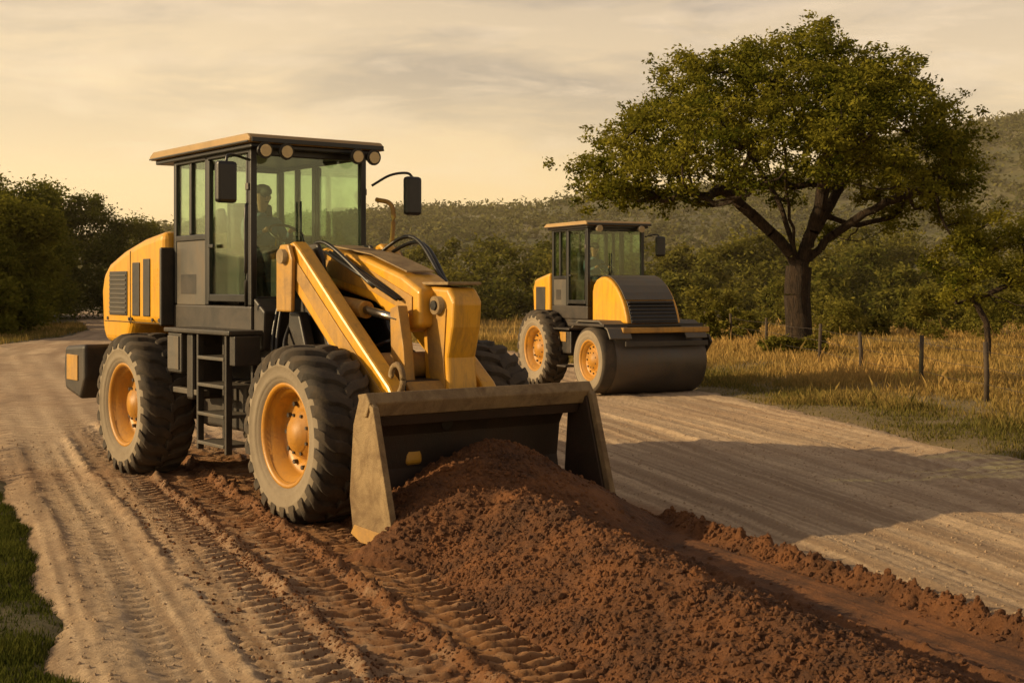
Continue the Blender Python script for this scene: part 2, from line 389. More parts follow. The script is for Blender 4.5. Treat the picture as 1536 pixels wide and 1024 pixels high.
# soil windrow
ns=np.arange(2.6,6.5,.015); ts=np.arange(-12.9,-2.5,.015)
Nn,Tt=np.meshgrid(ns,ts); Xs=Nn*NV[0]+Tt*DV[0]; Ys=Nn*NV[1]+Tt*DV[1]
Zs=soilH(Xs,Ys); V=np.stack([Xs.ravel(),Ys.ravel(),Zs.ravel()],1)
i=(np.arange(len(ts)-1)[:,None]*len(ns)+np.arange(len(ns)-1)[None,:]).ravel()
F=np.stack([i,i+1,i+1+len(ns),i+len(ns)],1); F=F[(V[F][:,:,2].max(1)>-.05)]
soil=np_mesh('soil_windrow',V,F,M['soil'],None,True)
phi=(1+5**.5)/2
ico=np.array([(-1,phi,0),(1,phi,0),(-1,-phi,0),(1,-phi,0),(0,-1,phi),(0,1,phi),(0,-1,-phi),(0,1,-phi),(phi,0,-1),(phi,0,1),(-phi,0,-1),(-phi,0,1)])/1.9
icf=np.array([(0,11,5),(0,5,1),(0,1,7),(0,7,10),(0,10,11),(1,5,9),(5,11,4),(11,10,2),(10,7,6),(7,1,8),(3,9,4),(3,4,2),(3,2,6),(3,6,8),(3,8,9),(4,9,5),(2,4,11),(6,2,10),(8,6,7),(9,8,1)])
def scatter(name,X,Y,size,zf,m):
    Z=zf(X,Y)
    k=Z>-.03; X,Y,Z,size=X[k],Y[k],Z[k],size[k]; N=len(X)
    V=ico[None]*size[:,None,None]*(1+.6*(R.rand(N,12,1)-.5))*(.7+.6*R.rand(N,1,3))
    V=V+np.stack([X,Y,Z+size*.1],1)[:,None,:]
    F=icf[None]+12*np.arange(N)[:,None,None]
    return np_mesh(name,V.reshape(-1,3),F.reshape(-1,3),m)
def nt2(n,t): return n*NV[0]+t*DV[0], n*NV[1]+t*DV[1]
N=26000
n=np.concatenate([R.normal(4.15,.45,N),R.normal(5.90,.07,6000),R.normal(3.42,.14,7000)])
t=R.uniform(-12,-3,len(n)); sz=.004+.021*R.rand(len(n))**4.5
scatter('soil_clods',*nt2(n,t),sz,soilH,M['soil'])
N=9000; n=np.concatenate([R.uniform(1.6,3.6,N),R.normal(2.15,.06,3000),R.normal(2.72,.06,3000),R.normal(3.36,.07,4000)]); t=R.uniform(-15,-4.5,len(n))
scatter('loose_dirt_crumbs',*nt2(n,t),.003+.012*R.rand(len(n))**4,roadH,M['soil'])
M['gravel']=mat('gravel_stone',(.34,.245,.16),.9,0,.4,1.3,.3)
N=40000; Y=5.6+18*R.rand(N)**1.4; X=R.uniform(-7,8.5,N); k=(edge_d(X,Y)>-.4)&((nt_(X,Y)[0]<2)|(nt_(X,Y)[0]>6.1)); X,Y=X[k],Y[k]
scatter('road_gravel',X,Y,.003+.012*R.rand(len(X))**4,roadH,M['gravel'])

# ---------------------------------------------------------------- hills
def hillH(X,Y):
    ridge=np.interp(X,[-600,-250,-120,-29,14,58,80,93,134,200,600],[20,14,11,20,24,26,31,38,46,60,78])
    return ridge*ss(Y,150,350)*(1-.3*ss(Y,380,600))+7*fbm(X*.014,Y*.014,5)*ss(Y,150,300)-.5
def hillmat():
    m,nt,b=newmat('hill_scrub'); tc=nn(nt,'ShaderNodeTexCoord').outputs['Object']
    n1=noise(nt,.03,8,.7,tc); n2=noise(nt,.3,6,.7,tc)
    c=mixc(nt,ramp(nt,n1,[(.4,0),(.65,1)]),(.07,.072,.024),(.21,.16,.06)); c=mixc(nt,mth(nt,'MULTIPLY',n2,.6),c,(.055,.06,.02))
    nt.links.new(c,b.inputs['Base Color']); b.inputs['Roughness'].default_value=1; return m
grid('hills',np.arange(-600,600,6.),np.arange(140,620,5.),hillH,hillmat(),lambda X,Y:{})

# ---------------------------------------------------------------- foliage
def foliage(name,C,rad,sq,cnt,size,m,parent=None,shellp=.5,cvar=None):
    C=np.asarray(C); K=len(C); rad=np.broadcast_to(rad,(K,)); cnt=np.broadcast_to(cnt,(K,)).astype(int)
    idx=np.repeat(np.arange(K),cnt); N=len(idx)
    d=R.normal(size=(N,3)); d/=np.linalg.norm(d,axis=1)[:,None]
    rr=R.rand(N)**shellp*(1+.35*np.clip(R.normal(size=N),-2,2)*.5)
    off=d*rr[:,None]*rad[idx][:,None]; off[:,2]*=sq
    P=C[idx]+off
    cv=R.rand(K) if cvar is None else cvar
    a=R.normal(size=(N,3)); a[:,2]*=.6; a/=np.linalg.norm(a,axis=1)[:,None]
    b=np.cross(a,R.normal(size=(N,3))); b/=np.linalg.norm(b,axis=1)[:,None]
    s=(size*(.6+.8*R.rand(N)))[:,None]
    V=np.stack([P-a*s,P-b*s*.45,P+a*s,P+b*s*.45],1).reshape(-1,3)
    F=np.arange(4*N).reshape(-1,4)
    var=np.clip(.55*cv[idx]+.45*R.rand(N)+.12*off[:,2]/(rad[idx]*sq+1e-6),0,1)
    return np_mesh(name,V,F,m,{'var':np.repeat(var,4)},False,parent)
def tree_skeleton(parent,fork,centers,r0,power=.5,base=None,limbs=(),name='limbs'):
    nodes=[Vector(p) for p in base]; par=[-1]+list(range(len(base)-1)); 
    for L in limbs:
        pts=curve_pts(L,5); pi=min(range(len(base)),key=lambda k:(nodes[k]-pts[0]).length)
        for p in pts[1:]: nodes.append(p+Vector([random.uniform(-.05,.05) for _ in range(3)])); par.append(pi); pi=len(nodes)-1
    tips=[]
    f=Vector(fork)
    for c in sorted([Vector(c) for c in centers],key=lambda c:(c-f).length):
        arr=np.array([tuple(x) for x in nodes[len(base)-1:]]); dd=np.linalg.norm(arr-np.array(c),axis=1)
        up=(arr[:,2]>c.z+.3)*1.5
        j=int(np.argmin(dd+up))+len(base)-1
        s=nodes[j]; L=(c-s).length; k=max(1,int(L/.45)); pi=j
        mid=Vector((random.uniform(-.2,.2),random.uniform(-.2,.2),-.12*L))
        for q in range(1,k+1):
            tt=q/k; p=s.lerp(c,tt)+mid*math.sin(math.pi*tt)+Vector([random.uniform(-.07,.07) for _ in range(3)])*(tt<1)
            nodes.append(p); par.append(pi); pi=len(nodes)-1
        tips.append(pi)
    w=[0]*len(nodes)
    for tp in tips:
        k=tp
        while k>=0: w[k]+=1; k=par[k]
    mx=max(w); rad=[max(.012,r0*(x/mx)**power) for x in w]
    V=[];F=[];seg=8
    for k,p in enumerate(nodes):
        q=par[k]
        if q<0: continue
        a=nodes[q]; d=(p-a)
        if d.length<1e-4: continue
        d.normalize(); x=d.cross(Vector((.3,.2,1))); x.normalize(); y=d.cross(x); b0=len(V)
        ra=min(rad[q],rad[k]*1.6) if q>=len(base)-1 else rad[q]
        for (c,r) in ((a,ra),(p,rad[k])):
            for i in range(seg):
                t=2*math.pi*i/seg; V.append(c+x*math.cos(t)*r+y*math.sin(t)*r)
        for i in range(seg): F.append((b0+i,b0+(i+1)%seg,b0+seg+(i+1)%seg,b0+seg+i))
    return np_mesh(name,[tuple(v) for v in V],F,M['bark'],None,True,parent)
bt=empty('broadleaf_tree',(9.25,43,0),0)
C=[]
tries=0
while len(C)<330 and tries<40000:
    tries+=1
    az=random.uniform(0,2*math.pi); rho=math.sqrt(random.random())
    ex=6.7 if math.cos(az)<0 else 5.2
    x=ex*rho*math.cos(az)+.1; y=5.4*rho*math.sin(az)
    top=10.05-3.6*rho**2.5+.50*math.sin(x*1.5+1)*math.cos(y*1.2+.5); bot=6.6-1.7*rho+(-.9*rho if x>2 else 0)
    if random.random()<.6: z=top-abs(random.gauss(0,.55))
    else: z=random.uniform(bot,top)
    if z<bot: continue
    p=(x,y,z)
    if min([ (x-a)**2+(y-b)**2+((z-c)*1.6)**2 for a,b,c in C] or [9])<.52: continue
    C.append(p)
for p in [(5.0,-.5,4.2),(5.4,-1,3.7),(4.6,.4,4.6),(-3.2,.5,4.9),(-4.6,-.6,5.0),(5.5,.3,4.6),(-6.6,.2,5.6),(-6.5,-.9,6.0),(4.7,-1.6,3.4),(-6.9,0,6.2),(4.8,-1,5.0),(5.3,.8,5.6),(-5.6,.3,5.1),(-6.2,.8,5.2),(-5.2,-1.2,5.3),(-3.9,-2,5.1),(-7.1,-.4,5.8),(-6.4,-1.5,5.4)]: C.append(p)
base=[(0,0,-.1),(.02,0,.25),(.0,0,.9),(-.06,0,1.9),(0,0,2.8)]
limbs=[[(0,0,2.8),(-1.0,-.5,3.9),(-2.7,-.8,5.3),(-4.6,-.9,6.1)],[(0,0,2.8),(-.4,.6,4.6),(-1.3,1.4,6.6),(-2.2,2.0,8.3)],
 [(0,0,2.8),(.5,-.3,4.3),(.8,-.7,6.3),(1.2,-1.0,8.6)],[(0,0,2.8),(1.1,-.2,3.8),(2.6,-.8,4.8),(4.5,-1.0,5.3)],[(0,0,2.8),(.8,.9,4.2),(2.2,2.0,6.0),(3.3,2.6,7.6)],[(0,0,2.8),(-.5,-1.1,4.3),(-1.0,-2.6,6.2),(-1.3,-3.4,7.6)]]
tree_skeleton(bt,(0,0,2.8),C,.42,.56,base,limbs,'trunk_and_limbs')
tube('root_flare',[(0,0,-.1),(0,0,.2),(0,0,.7),(-.03,0,1.3)],.5,'bark',bt,14,[.68,.50,.42,.40])
Ca=np.array(C); rad=.42+.45*R.rand(len(Ca))
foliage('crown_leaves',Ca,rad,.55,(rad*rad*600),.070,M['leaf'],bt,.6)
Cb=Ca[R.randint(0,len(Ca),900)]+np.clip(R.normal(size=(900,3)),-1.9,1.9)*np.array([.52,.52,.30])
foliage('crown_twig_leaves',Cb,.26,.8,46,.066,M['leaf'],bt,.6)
stt=empty('small_tree',(13.9,39,0),0)
C=[(random.gauss(0,.85),random.gauss(0,.8),random.uniform(1.7,4.1)) for _ in range(40)]
tree_skeleton(stt,(0,0,1.1),C,.09,.5,[(0,0,-.05),(.03,0,.5),(-.02,0,1.1)],(),'trunk_and_limbs')
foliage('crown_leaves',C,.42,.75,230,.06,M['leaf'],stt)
def mass(name,trees,m,leaf,cl=12,per=110,sq=.8):
    C=[];Rr=[];cv=[]
    for (x,y,h,w) in trees:
        tv=random.random()
        for _ in range(cl):
            a=random.uniform(0,6.28); q=math.sqrt(random.random()); zz=random.uniform(.1,.95)
            e=math.sqrt(max(.05,1-(abs(zz-.4)/.62)**2)); r=w*.22*random.uniform(.5,1.3)
            C.append((x+math.cos(a)*q*w*.5*e,y+math.sin(a)*q*w*.5*e,zz*h-r*.2+.1)); Rr.append(r); cv.append(.65*tv+.35*random.random())
    return foliage(name,C,np.array(Rr),sq,per,leaf,m,None,.55,np.array(cv))
T=[]
x=-66
while x<75:
    hh=4.3 if x<14 else 4.9
    T.append((x,84+random.uniform(-4,3),hh*random.uniform(.6,1.2),random.uniform(3.5,6)))
    if random.random()<.6: T.append((x+1,74+random.uniform(-3,3),random.uniform(1.6,3.4),random.uniform(2.5,4.5)))
    T.append((x,96+random.uniform(-4,4),hh*random.uniform(.85,1.4),random.uniform(4.5,6.5)))
    x+=random.uniform(1.6,2.9)
T=[q for q in T if not (q[0]>XL(q[1])-2 and q[0]<XR(q[1])+1.5 and q[1]<90)]
mass('distant_trees',T,M['leaf2'],.16,18,150)
T=[(-25.5,58,8.3,5),(-29,60,10.2,7),(-33,57,9.5,6),(-23.9,64,6.6,4.6),(-23.4,60,4.6,3.6),(-26.5,54.5,5,4.5),(-28.5,70,8.6,6),(-31,78,8.5,6.5),(-22.6,57,2.6,2.8),(-24,55,3.2,3.5),(-37,62,9,7),(-25.4,70,7.6,4.2),(-31.5,88,9.2,6),(-36,90,9,7),(-28.5,90,8.6,5),(-25.8,92,7.0,4.5),(-20,95,5.4,5),(-27.8,78,7.8,4)]
mass('roadside_trees',T,M['leafD'],.11,60,360)
T=[(11.5+random.uniform(0,10),random.uniform(52,66),random.uniform(1.0,2.8),random.uniform(1.6,3)) for _ in range(9)]+[(7.9,52,1.6,1.4),(9.3,54,1.2,1.5),(8.9,60,2.2,2.4),(19.5,50,5,5),(18.2,43,2.6,3),(13.5,64,3,3)]
mass('shrubs',T,M['leaf2'],.085,16,170)
T=[(8.8+random.uniform(-.9,1.0),42.3+random.uniform(-.6,.5),random.uniform(.35,.7),.8) for _ in range(8)]
mass('undergrowth',T,M['leaf2'],.06,8,60)
N=9500; hx=R.uniform(-190,230,N); hy=150+230*R.rand(N)**.8
k=fbm(hx*.02,hy*.02,4)+.7*R.rand(N)>.05; hx=hx[k];hy=hy[k]; hz=hillH(hx,hy)
hr=1.3+2.2*R.rand(len(hx))
foliage('hill_scrub_trees',np.stack([hx,hy,hz+hr*.4],1),hr,.75,28,.55,M['leaf3'])

# grass
def blades(name,X,Y,h,w,m,var,zf):
    N=len(X); Z=zf(X,Y)-.02; a=R.rand(N)*6.283; l=R.rand(N)*.6*h; b=R.rand(N)*6.283
    dx=np.cos(a)*w; dy=np.sin(a)*w; lx=np.cos(b)*l; ly=np.sin(b)*l
    V=np.stack([np.stack([X-dx,Y-dy,Z],1),np.stack([X+dx,Y+dy,Z],1),np.stack([X+lx*.4+dx*.7,Y+ly*.4+dy*.7,Z+h*.6],1),np.stack([X+lx,Y+ly,Z+h],1)],1).reshape(-1,3)
    return np_mesh(name,V,np.arange(4*N).reshape(-1,4),m,{'var':np.repeat(var,4)})
N=320000
Y=np.exp(R.uniform(math.log(11),math.log(92),N)); X=XR(Y)+.05+R.rand(N)**1.0*(np.maximum(.46*Y+5-XR(Y),3))
X[:90000]=XR(Y[:90000])-.5+R.rand(90000)*3.2
d=X-XR(Y); cl=fbm(X*.9,Y*.9,4); cl2=fbm(X*.22+9,Y*.12,4); keep=(R.rand(N)<ss(d+.9*cl,-.6,.9))&(cl+.8*cl2+1.1*R.rand(N)>-.05); X,Y,d,cl,cl2=X[keep],Y[keep],d[keep],cl[keep],cl2[keep]
g=(1-ss(d+2*fbm(X*.3,Y*.3,3),1.0,4.0))
hh=(.07+.20*R.rand(len(X)))*(.35+.65*ss(d,.0,2.6))*(1+.9*cl)*(1+.6*cl2)
tall=R.rand(len(X))<.04; hh=np.where(tall,hh*1.8,hh)
blades('field_grass',X,Y,hh,.003+.00030*Y,M['drygrass'],np.clip(.75-.55*g+.5*(R.rand(len(X))-.5)+.25*cl+.5*cl2,0,1),gH)
N=230000
Y=R.uniform(5.5,14,N); X=XL(Y)+.55-R.rand(N)**1.3*4.2
d=XL(Y)-X; cl=fbm(X*1.3,Y*1.3,4); keep=R.rand(N)<ss(d+.9*cl,-.65,.45); X,Y,cl,d=X[keep],Y[keep],cl[keep],d[keep]
blades('verge_grass',X,Y,(.04+.08*R.rand(len(X)))*(1+.7*cl)*(.5+.5*ss(d,-.2,.8)),.003+.0025*R.rand(len(X)),M['greengrass'],np.clip(.4+.5*cl+.6*(R.rand(len(X))-.5),0,1),gH)
N=50000
Y=R.uniform(14,75,N); X=XL(Y)-R.rand(N)*12
cl=fbm(X*.9,Y*.9,4)
blades('verge_grass.001',X,Y,(.10+.18*R.rand(N))*(1+.6*cl),.018+.0*Y,M['drygrass'],np.clip(.35+.6*cl+.5*(R.rand(N)-.5),0,1),gH)

# fence
fe=empty('wire_fence',(0,0,0),0)
posts=[(8.85,20.6),(8.75,24.6),(8.8,28.7),(8.42,32.2),(8.65,37.5),(8.5,44.6),(8.45,51.5),(8.4,58)]
for k,(x,y) in enumerate(posts):
    tube('post_%d'%k,[(x,y,-.1),(x+.01,y,.55),(x+random.uniform(-.03,.03),y,1.08+random.uniform(-.06,.06))],.05,'post',fe,8,[.052,.05,.046])
for z in (.35,.65,.95):
    for k in range(len(posts)-1):
        a=posts[k];b=posts[k+1]
        tube('wire_%d_%d'%(k,int(z*100)),[(a[0],a[1],z),((a[0]+b[0])/2,(a[1]+b[1])/2,z-.03),(b[0],b[1],z)],.005,'wire',fe,4)

# ---------------------------------------------------------------- cab builder
def cab(P,u0,u1,hw,z0,z1,mid,zp,roof,pt=.075,splitfront=True):
    box('cab_base',(u0,-hw,z0-.28),(u1,hw,z0),'dark',P,.02)
    for nm,u in (('rear',u0),('front',u1-pt)):
        for s in (-1,1):
            a,b=sorted((s*hw,s*(hw-pt))); box('cab_post_%s_%d'%(nm,s),(u,a,z0),(u+pt,b,z1),'black',P,.015)
    for s in (-1,1):
        a,b=sorted((s*hw,s*(hw-.06)))
        box('cab_mid_post_%d'%s,(mid,a,z0),(mid+.09,b,z1),'black',P)
        box('cab_side_header_%d'%s,(u0+pt,a,z1-.09),(u1-pt,b,z1-.001),'black',P)
        box('cab_side_sill_%d'%s,(u0+pt,a,zp-.04),(mid,b,zp+.03),'black',P)
        a2,b2=sorted((s*(hw-.012),s*(hw-.045)))
        box('cab_side_panel_%d'%s,(u0+pt,a2,z0),(mid,b2,zp-.04),'grey',P,.004)
        a3,b3=sorted((s*(hw-.008),s*(hw-.014)))
        box('cab_panel_louvre_%d'%s,(u0+pt+.12,a3,z0+.12),(mid-.25,b3,z0+.34),'dark',P,.003)
        m2=(u0+pt+mid)/2
        box('cab_window_divider_%d'%s,(m2-.03,a,zp+.03),(m2+.03,b,z1-.09),'black',P)
        g,h=sorted((s*(hw-.03),s*(hw-.036)))
        box('cab_side_glass_rear_%d'%s,(u0+pt,g,zp+.03),(mid,h,z1-.09),'glass',P,0)
        box('door_glass_%d'%s,(mid+.09,g,z0+.05),(u1-pt,h,z1-.09),'glass',P,0)
        dm=.035; c,d=sorted((s*(hw+.004),s*(hw-.05)))
        box('door_frame_rear_%d'%s,(mid+.092,c,z0+.04),(mid+.092+dm,d,z1-.1),'black',P,.008)
        box('door_frame_front_%d'%s,(u1-pt-dm-.003,c,z0+.04),(u1-pt-.003,d,z1-.1),'black',P,.008)
        box('door_frame_low_%d'%s,(mid+.13,c,z0+.04),(u1-pt-dm-.005,d,z0+.12),'black',P,.008)
        box('door_handle_%d'%s,(mid+.15,min(s*hw,s*(hw+.03)),z0+.62),(mid+.27,max(s*hw,s*(hw+.03)),z0+.66),'black',P,.006)
        box('door_hinge_%d'%s,(u1-pt-.02,min(s*(hw+.002),s*(hw+.02)),z0+1.2),(u1-pt+.05,max(s*(hw+.002),s*(hw+.02)),z0+1.27),'grey',P,.005)
    box('cab_front_header',(u1-pt,-hw+pt,z1-.11),(u1-.002,hw-pt,z1-.001),'black',P)
    box('cab_rear_header',(u0+.002,-hw+pt,z1-.11),(u0+pt,hw-pt,z1-.001),'black',P)
    box('cab_rear_panel',(u0+.004,-hw+pt,z0),(u0+.04,hw-pt,zp-.15),'dark',P)
    box('cab_front_panel',(u1-.05,-hw+pt,z0),(u1-.01,hw-pt,z0+.10),'black',P)
    box('windscreen_glass',(u1-.036,-hw+pt,z0+.10),(u1-.03,hw-pt,z1-.11),'glass',P,0)
    box('rear_glass',(u0+.03,-hw+pt,zp-.15),(u0+.036,hw-pt,z1-.11),'glass',P,0)
    box('rear_glass_divider',(u0+.01,-.03,zp-.15),(u0+.045,.03,z1-.11),'black',P,.004)
    ra,rb,rw,rz=roof
    prism('cab_roof',[(ra,rz),(rb,rz),(rb+.02,rz+.045),(rb-.05,rz+.095),(ra+.1,rz+.095),(ra-.01,rz+.045)],-rw,rw,'rooftop',P,.02)
    box('roof_underside',(ra+.06,-rw+.05,rz-.05),(rb-.05,rw-.05,rz-.002),'black',P)
    box('roof_front_trim',(rb+.022,-rw+.02,rz+.004),(rb+.034,rw-.02,rz+.05),'black',P,.004)
    for s in (-1,1):
        a,b=sorted((s*(rw+.003),s*(rw+.012))); box('roof_side_gutter_%d'%s,(ra+.02,a,rz+.002),(rb-.01,b,rz+.02),'black',P,.003)
    tube('wiper_arm',[(u1+.02,.1,z0+.12),(u1+.03,-.12,z0+.75)],.01,'black',P,6)
    tube('wiper_blade',[(u1+.012,-.12,z0+.45),(u1+.012,-.12,z0+1.1)],.012,'black',P,6)
    um=(u0+u1)/2
    box('seat_cushion',(um-.35,-.26,z0+.32),(um+.15,.26,z0+.46),'seat',P,.05)
    box('seat_base',(um-.3,-.18,z0+.0),(um+.1,.18,z0+.32),'dark',P,.02)
    prism('seat_back',[(um-.42,z0+.46),(um-.27,z0+.46),(um-.36,z0+1.15),(um-.48,z0+1.15)],-.25,.25,'seat',P,.04)
    prism('steering_column',[(um+.55,z0),(um+.72,z0),(um+.52,z0+.72),(um+.45,z0+.70)],-.06,.06,'dark',P)
    c=Vector((um+.46,0,z0+.78)); ring=[]
    for k in range(25):
        t=2*math.pi*k/24; ring.append(c+Vector((-.35*math.sin(t)*.19/.38*1.0,.19*math.cos(t),.17*math.sin(t)*.6)))
    tube('steering_wheel',ring,.015,'black',P,8)
    box('console',(um-.2,-.52,z0),(um+.35,-.34,z0+.55),'dark',P,.03)
    box('dash',(u1-.35,-.3,z0+.001),(u1-.12,.3,z0+.5),'dark',P,.03)
def mirror(P,pre,path,c,s=(.05,.11,.21)):
    tube(pre+'_arm',curve_pts(path,6),.014,'black',P,8)
    box(pre+'_head',(c[0]-s[0],c[1]-s[1],c[2]-s[2]),(c[0]+s[0],c[1]+s[1],c[2]+s[2]),'black',P,.035)

# ---------------------------------------------------------------- wheel loader
L=empty('wheel_loader',(LO[0],LO[1],0),LA)
RW=.82; RU=-3.98
for nm,u,s in (('front_wheel_r',0,-1),('front_wheel_l',0,1),('rear_wheel_r',RU,-1),('rear_wheel_l',RU,1)):
    wheel(nm,L,(u,s*.90,RW-.02),RW,.60,s)
for u in (0,RU):
    tube('axle_%d'%int(u),[(u,-.7,.8),(u,-.3,.8),(u,.3,.8),(u,.7,.8)],.2,'dark',L,16,[.16,.22,.22,.16])
    tube('differential_%d'%int(u),[(u-.3,0,.8),(u,0,.8),(u+.35,0,.8)],.3,'dark',L,16,[.12,.33,.14])
box('rear_chassis',(-5.4,-.42,.85),(-1.35,.42,1.5),'dark',L,.03)
box('rear_belly_box',(-2.9,-.62,.62),(-1.9,.62,1.15),'dark',L,.04)
prism('articulation_hitch',[(-1.6,.7),(-1.0,.7),(-.9,1.0),(-1.0,1.5),(-1.6,1.5)],-.25,.25,'dark',L)
box('front_chassis',(-1.0,-.36,.72),(.75,.36,1.3),'dark',L,.03)
prism('front_chassis_nose',[(.75,.72),(.95,.8),(.95,1.1),(.75,1.3)],-.34,.34,'yellow_dirty',L)
hp=[(-5.72,1.62),(-5.76,2.10),(-5.68,2.32),(-5.5,2.45),(-5.0,2.60),(-4.4,2.72),(-3.72,2.80),(-3.72,1.70),(-4.7,1.70),(-4.85,1.45),(-5.6,1.45)]
prism('engine_hood',hp,-.78,.78,'yellow',L,.10)
box('hood_side_vent_1',(-5.42,-.795,1.80),(-4.84,-.775,2.34),'dark',L,.01)
box('hood_side_vent_2',(-4.66,-.795,1.80),(-4.44,-.775,2.44),'dark',L,.01)
box('hood_side_vent_3',(-4.32,-.795,1.80),(-4.12,-.775,2.48),'dark',L,.01)
for k in range(9): box('vent_slat_%d'%k,(-5.40,-.806,1.83+k*.056),(-4.86,-.796,1.85+k*.056),'grey',L,.003)
box('hood_panel_seam',(-4.75,-.786,1.7),(-4.74,-.779,2.58),'black',L,0)
box('hood_seam_low',(-5.6,-.786,1.72),(-3.8,-.779,1.73),'black',L,0)
for k,u in enumerate((-5.5,-4.78,-4.70,-4.05,-3.85)): tube('hood_latch_%d'%k,[(u,-.778,1.76),(u,-.792,1.76)],.022,'dark',L,10)
box('hood_step_panel',(-3.72,-.84,1.70),(-3.66,.84,2.6),'dark',L,.02)
prism('counterweight',[(-6.1,.85),(-5.55,.75),(-5.4,1.0),(-5.4,1.44),(-6.1,1.40),(-6.16,1.1)],-1.12,1.12,'dark',L,.05)
box('counterweight_inset',(-6.0,-1.135,.98),(-5.6,-1.122,1.30),'yellow_dirty',L,.01)
tube('exhaust_stack',[(-4.6,.35,2.7),(-4.6,.35,3.0),(-4.66,.35,3.1)],.06,'dark',L,12)
cab(L,-3.66,-1.66,.69,1.95,3.62,-2.80,2.70,(-4.10,-1.48,.80,3.62))
prism('cab_front_cowl',[(-1.66,1.5),(-1.45,1.5),(-1.42,1.9),(-1.66,2.04)],-.66,.66,'dark',L,.02)
mirror(L,'mirror_r',[(-1.62,-.72,3.45),(-1.5,-1.0,3.48),(-1.48,-1.05,3.40)],(-1.48,-1.05,3.20))
mirror(L,'mirror_l',[(-1.6,.72,3.25),(-1.45,.86,3.36),(-1.3,.98,3.38),(-1.27,1.04,3.33)],(-1.25,1.02,3.13),(.05,.10,.21))
for k,(v,u) in enumerate(((-.66,-1.46),(-.42,-1.46),(.42,-1.46),(.62,-1.46))):
    tube('work_light_%d'%k,[(u-.03,v,3.545),(u+.06,v,3.535),(u+.075,v,3.533)],.08,'black',L,18,[.05,.085,.085])
    tube('work_light_lens_%d'%k,[(u+.076,v,3.533),(u+.088,v,3.532)],.062,'lamp',L,18)
tube('grab_rail_l',curve_pts([(-1.5,.80,2.2),(-1.42,.84,2.5),(-1.38,.86,2.9),(-1.42,.84,3.05),(-1.6,.78,3.1)],6),.026,'yellow_dirty',L)
tube('grab_rail_r',curve_pts([(-1.62,-.76,1.95),(-1.55,-.80,2.2),(-1.55,-.80,2.9),(-1.64,-.74,3.0)],6),.016,'black',L)
for s in (-1,1):
    def sb(nm,a,b,m,bv=.012):
        y0,y1=sorted((s*a[1],s*b[1])); box('%s_%s'%(nm,'r' if s<0 else 'l'),(a[0],y0,a[2]),(b[0],y1,b[2]),m,L,bv)
    sb('platform',(-3.0,.70,1.66),(-1.35,1.08,1.71),'dark')
    sb('tool_box',(-2.98,.72,1.22),(-2.62,1.04,1.66),'dark',.02)
    sb('tool_box_lid',(-2.95,1.045,1.26),(-2.66,1.055,1.62),'grey',.005)
    sb('tank',(-2.58,.62,.95),(-2.42,1.0,1.66),'dark',.03)
    for k,z in enumerate((.52,.82,1.12,1.40)): sb('step_%d'%k,(-2.16,.74,z),(-1.52,1.06,z+.035),'grey',.006)
    for k,u in enumerate((-2.2,-1.52)): sb('ladder_rail_%d'%k,(u,.98,.46),(u+.045,1.05,1.66),'dark',.008)
    for k,u in enumerate((-2.2,-1.52)): sb('ladder_back_rail_%d'%k,(u,.70,.5),(u+.045,.76,1.66),'dark',.008)
    sb('frame_rail',(-2.98,.9,1.0),(-2.2,.98,1.06),'grey',.008)
    sb('side_light_box',(-1.42,.76,1.36),(-1.30,1.04,1.655),'dark',.01)
    sb('cab_riser',(-3.6,.60,1.5),(-1.7,.66,1.68),'dark',.01)
    sb('lower_frame',(-3.1,.45,.62),(-1.3,.60,1.0),'dark',.02)
# boom tower
for s in (-1,1):
    for a in (.28,.60):
        y0,y1=sorted((s*a,s*(a+.05)))
        prism('tower_plate_%d_%d'%(s,int(a*100)),[(-1.35,1.1),(-1.22,2.42),(-1.10,2.58),(-.92,2.58),(-.82,2.42),(-.62,1.75),(-.1,1.3),(-.1,1.0),(-1.3,1.0)] if a<.5 else [(-1.18,1.9),(-1.18,2.42),(-1.10,2.57),(-.92,2.57),(-.84,2.42),(-.86,1.9)],y0,y1,'dark' if a<.5 else 'yellow_dirty',L,.02)
    tube('boom_pin_%d'%s,[(-1.0,s*.22,2.45),(-1.0,s*.70,2.45)],.075,'bucket_out',L,14)
    prism('tower_brace_%d'%s,[(-1.25,1.1),(-1.15,1.9),(-.95,1.9),(-.6,1.1)],*(sorted((s*.40,s*.52))),'dark',L,.02)
box('tower_cross',(-1.3,-.28,1.2),(-1.1,.28,2.2),'dark',L)
arm=[(-1.16,2.40),(-1.10,2.56),(-.95,2.60),(-.82,2.52),(.05,1.86),(.85,1.27),(1.12,.95),(1.16,.62),(1.0,.52),(.86,.62),(.80,.92),(.55,1.08),(-.2,1.58),(-1.05,2.22)]
prism('boom_arm_r',arm,-.585,-.42,'yellow',L,.025)
prism('boom_arm_edge_plate_r',[(-.85,2.40),(.0,1.76),(.80,1.18),(.72,1.10),(-.1,1.62),(-.9,2.26)],-.597,-.587,'yellow_dirty',L,.004)
prism('boom_arm_l',arm,.42,.585,'yellow',L,.025)
prism('boom_upper',[(-1.52,2.36),(-1.45,2.50),(-1.2,2.55),(-.4,2.44),(.3,2.26),(.62,2.12),(.62,1.78),(.38,1.72),(-.2,2.0),(-1.2,2.18)],-.10,.34,'yellow',L,.04)
prism('boom_drop_leg',[(.40,2.05),(.50,2.16),(.86,2.14),(.96,2.02),(.94,1.78),(.86,1.5),(.90,1.1),(1.12,.72),(.95,.62),(.62,.95),(.46,1.3),(.44,1.6)],.05,.37,'yellow',L,.04)
prism('boom_leg_rib',[(.50,1.95),(.84,1.95),(.80,1.5),(.84,1.1),(.70,1.1),(.56,1.35)],.038,.048,'yellow_dirty',L,.004)
tube('boom_head_pin',[(.72,-.01,1.98),(.72,.44,1.98)],.085,'bucket_out',L,18)
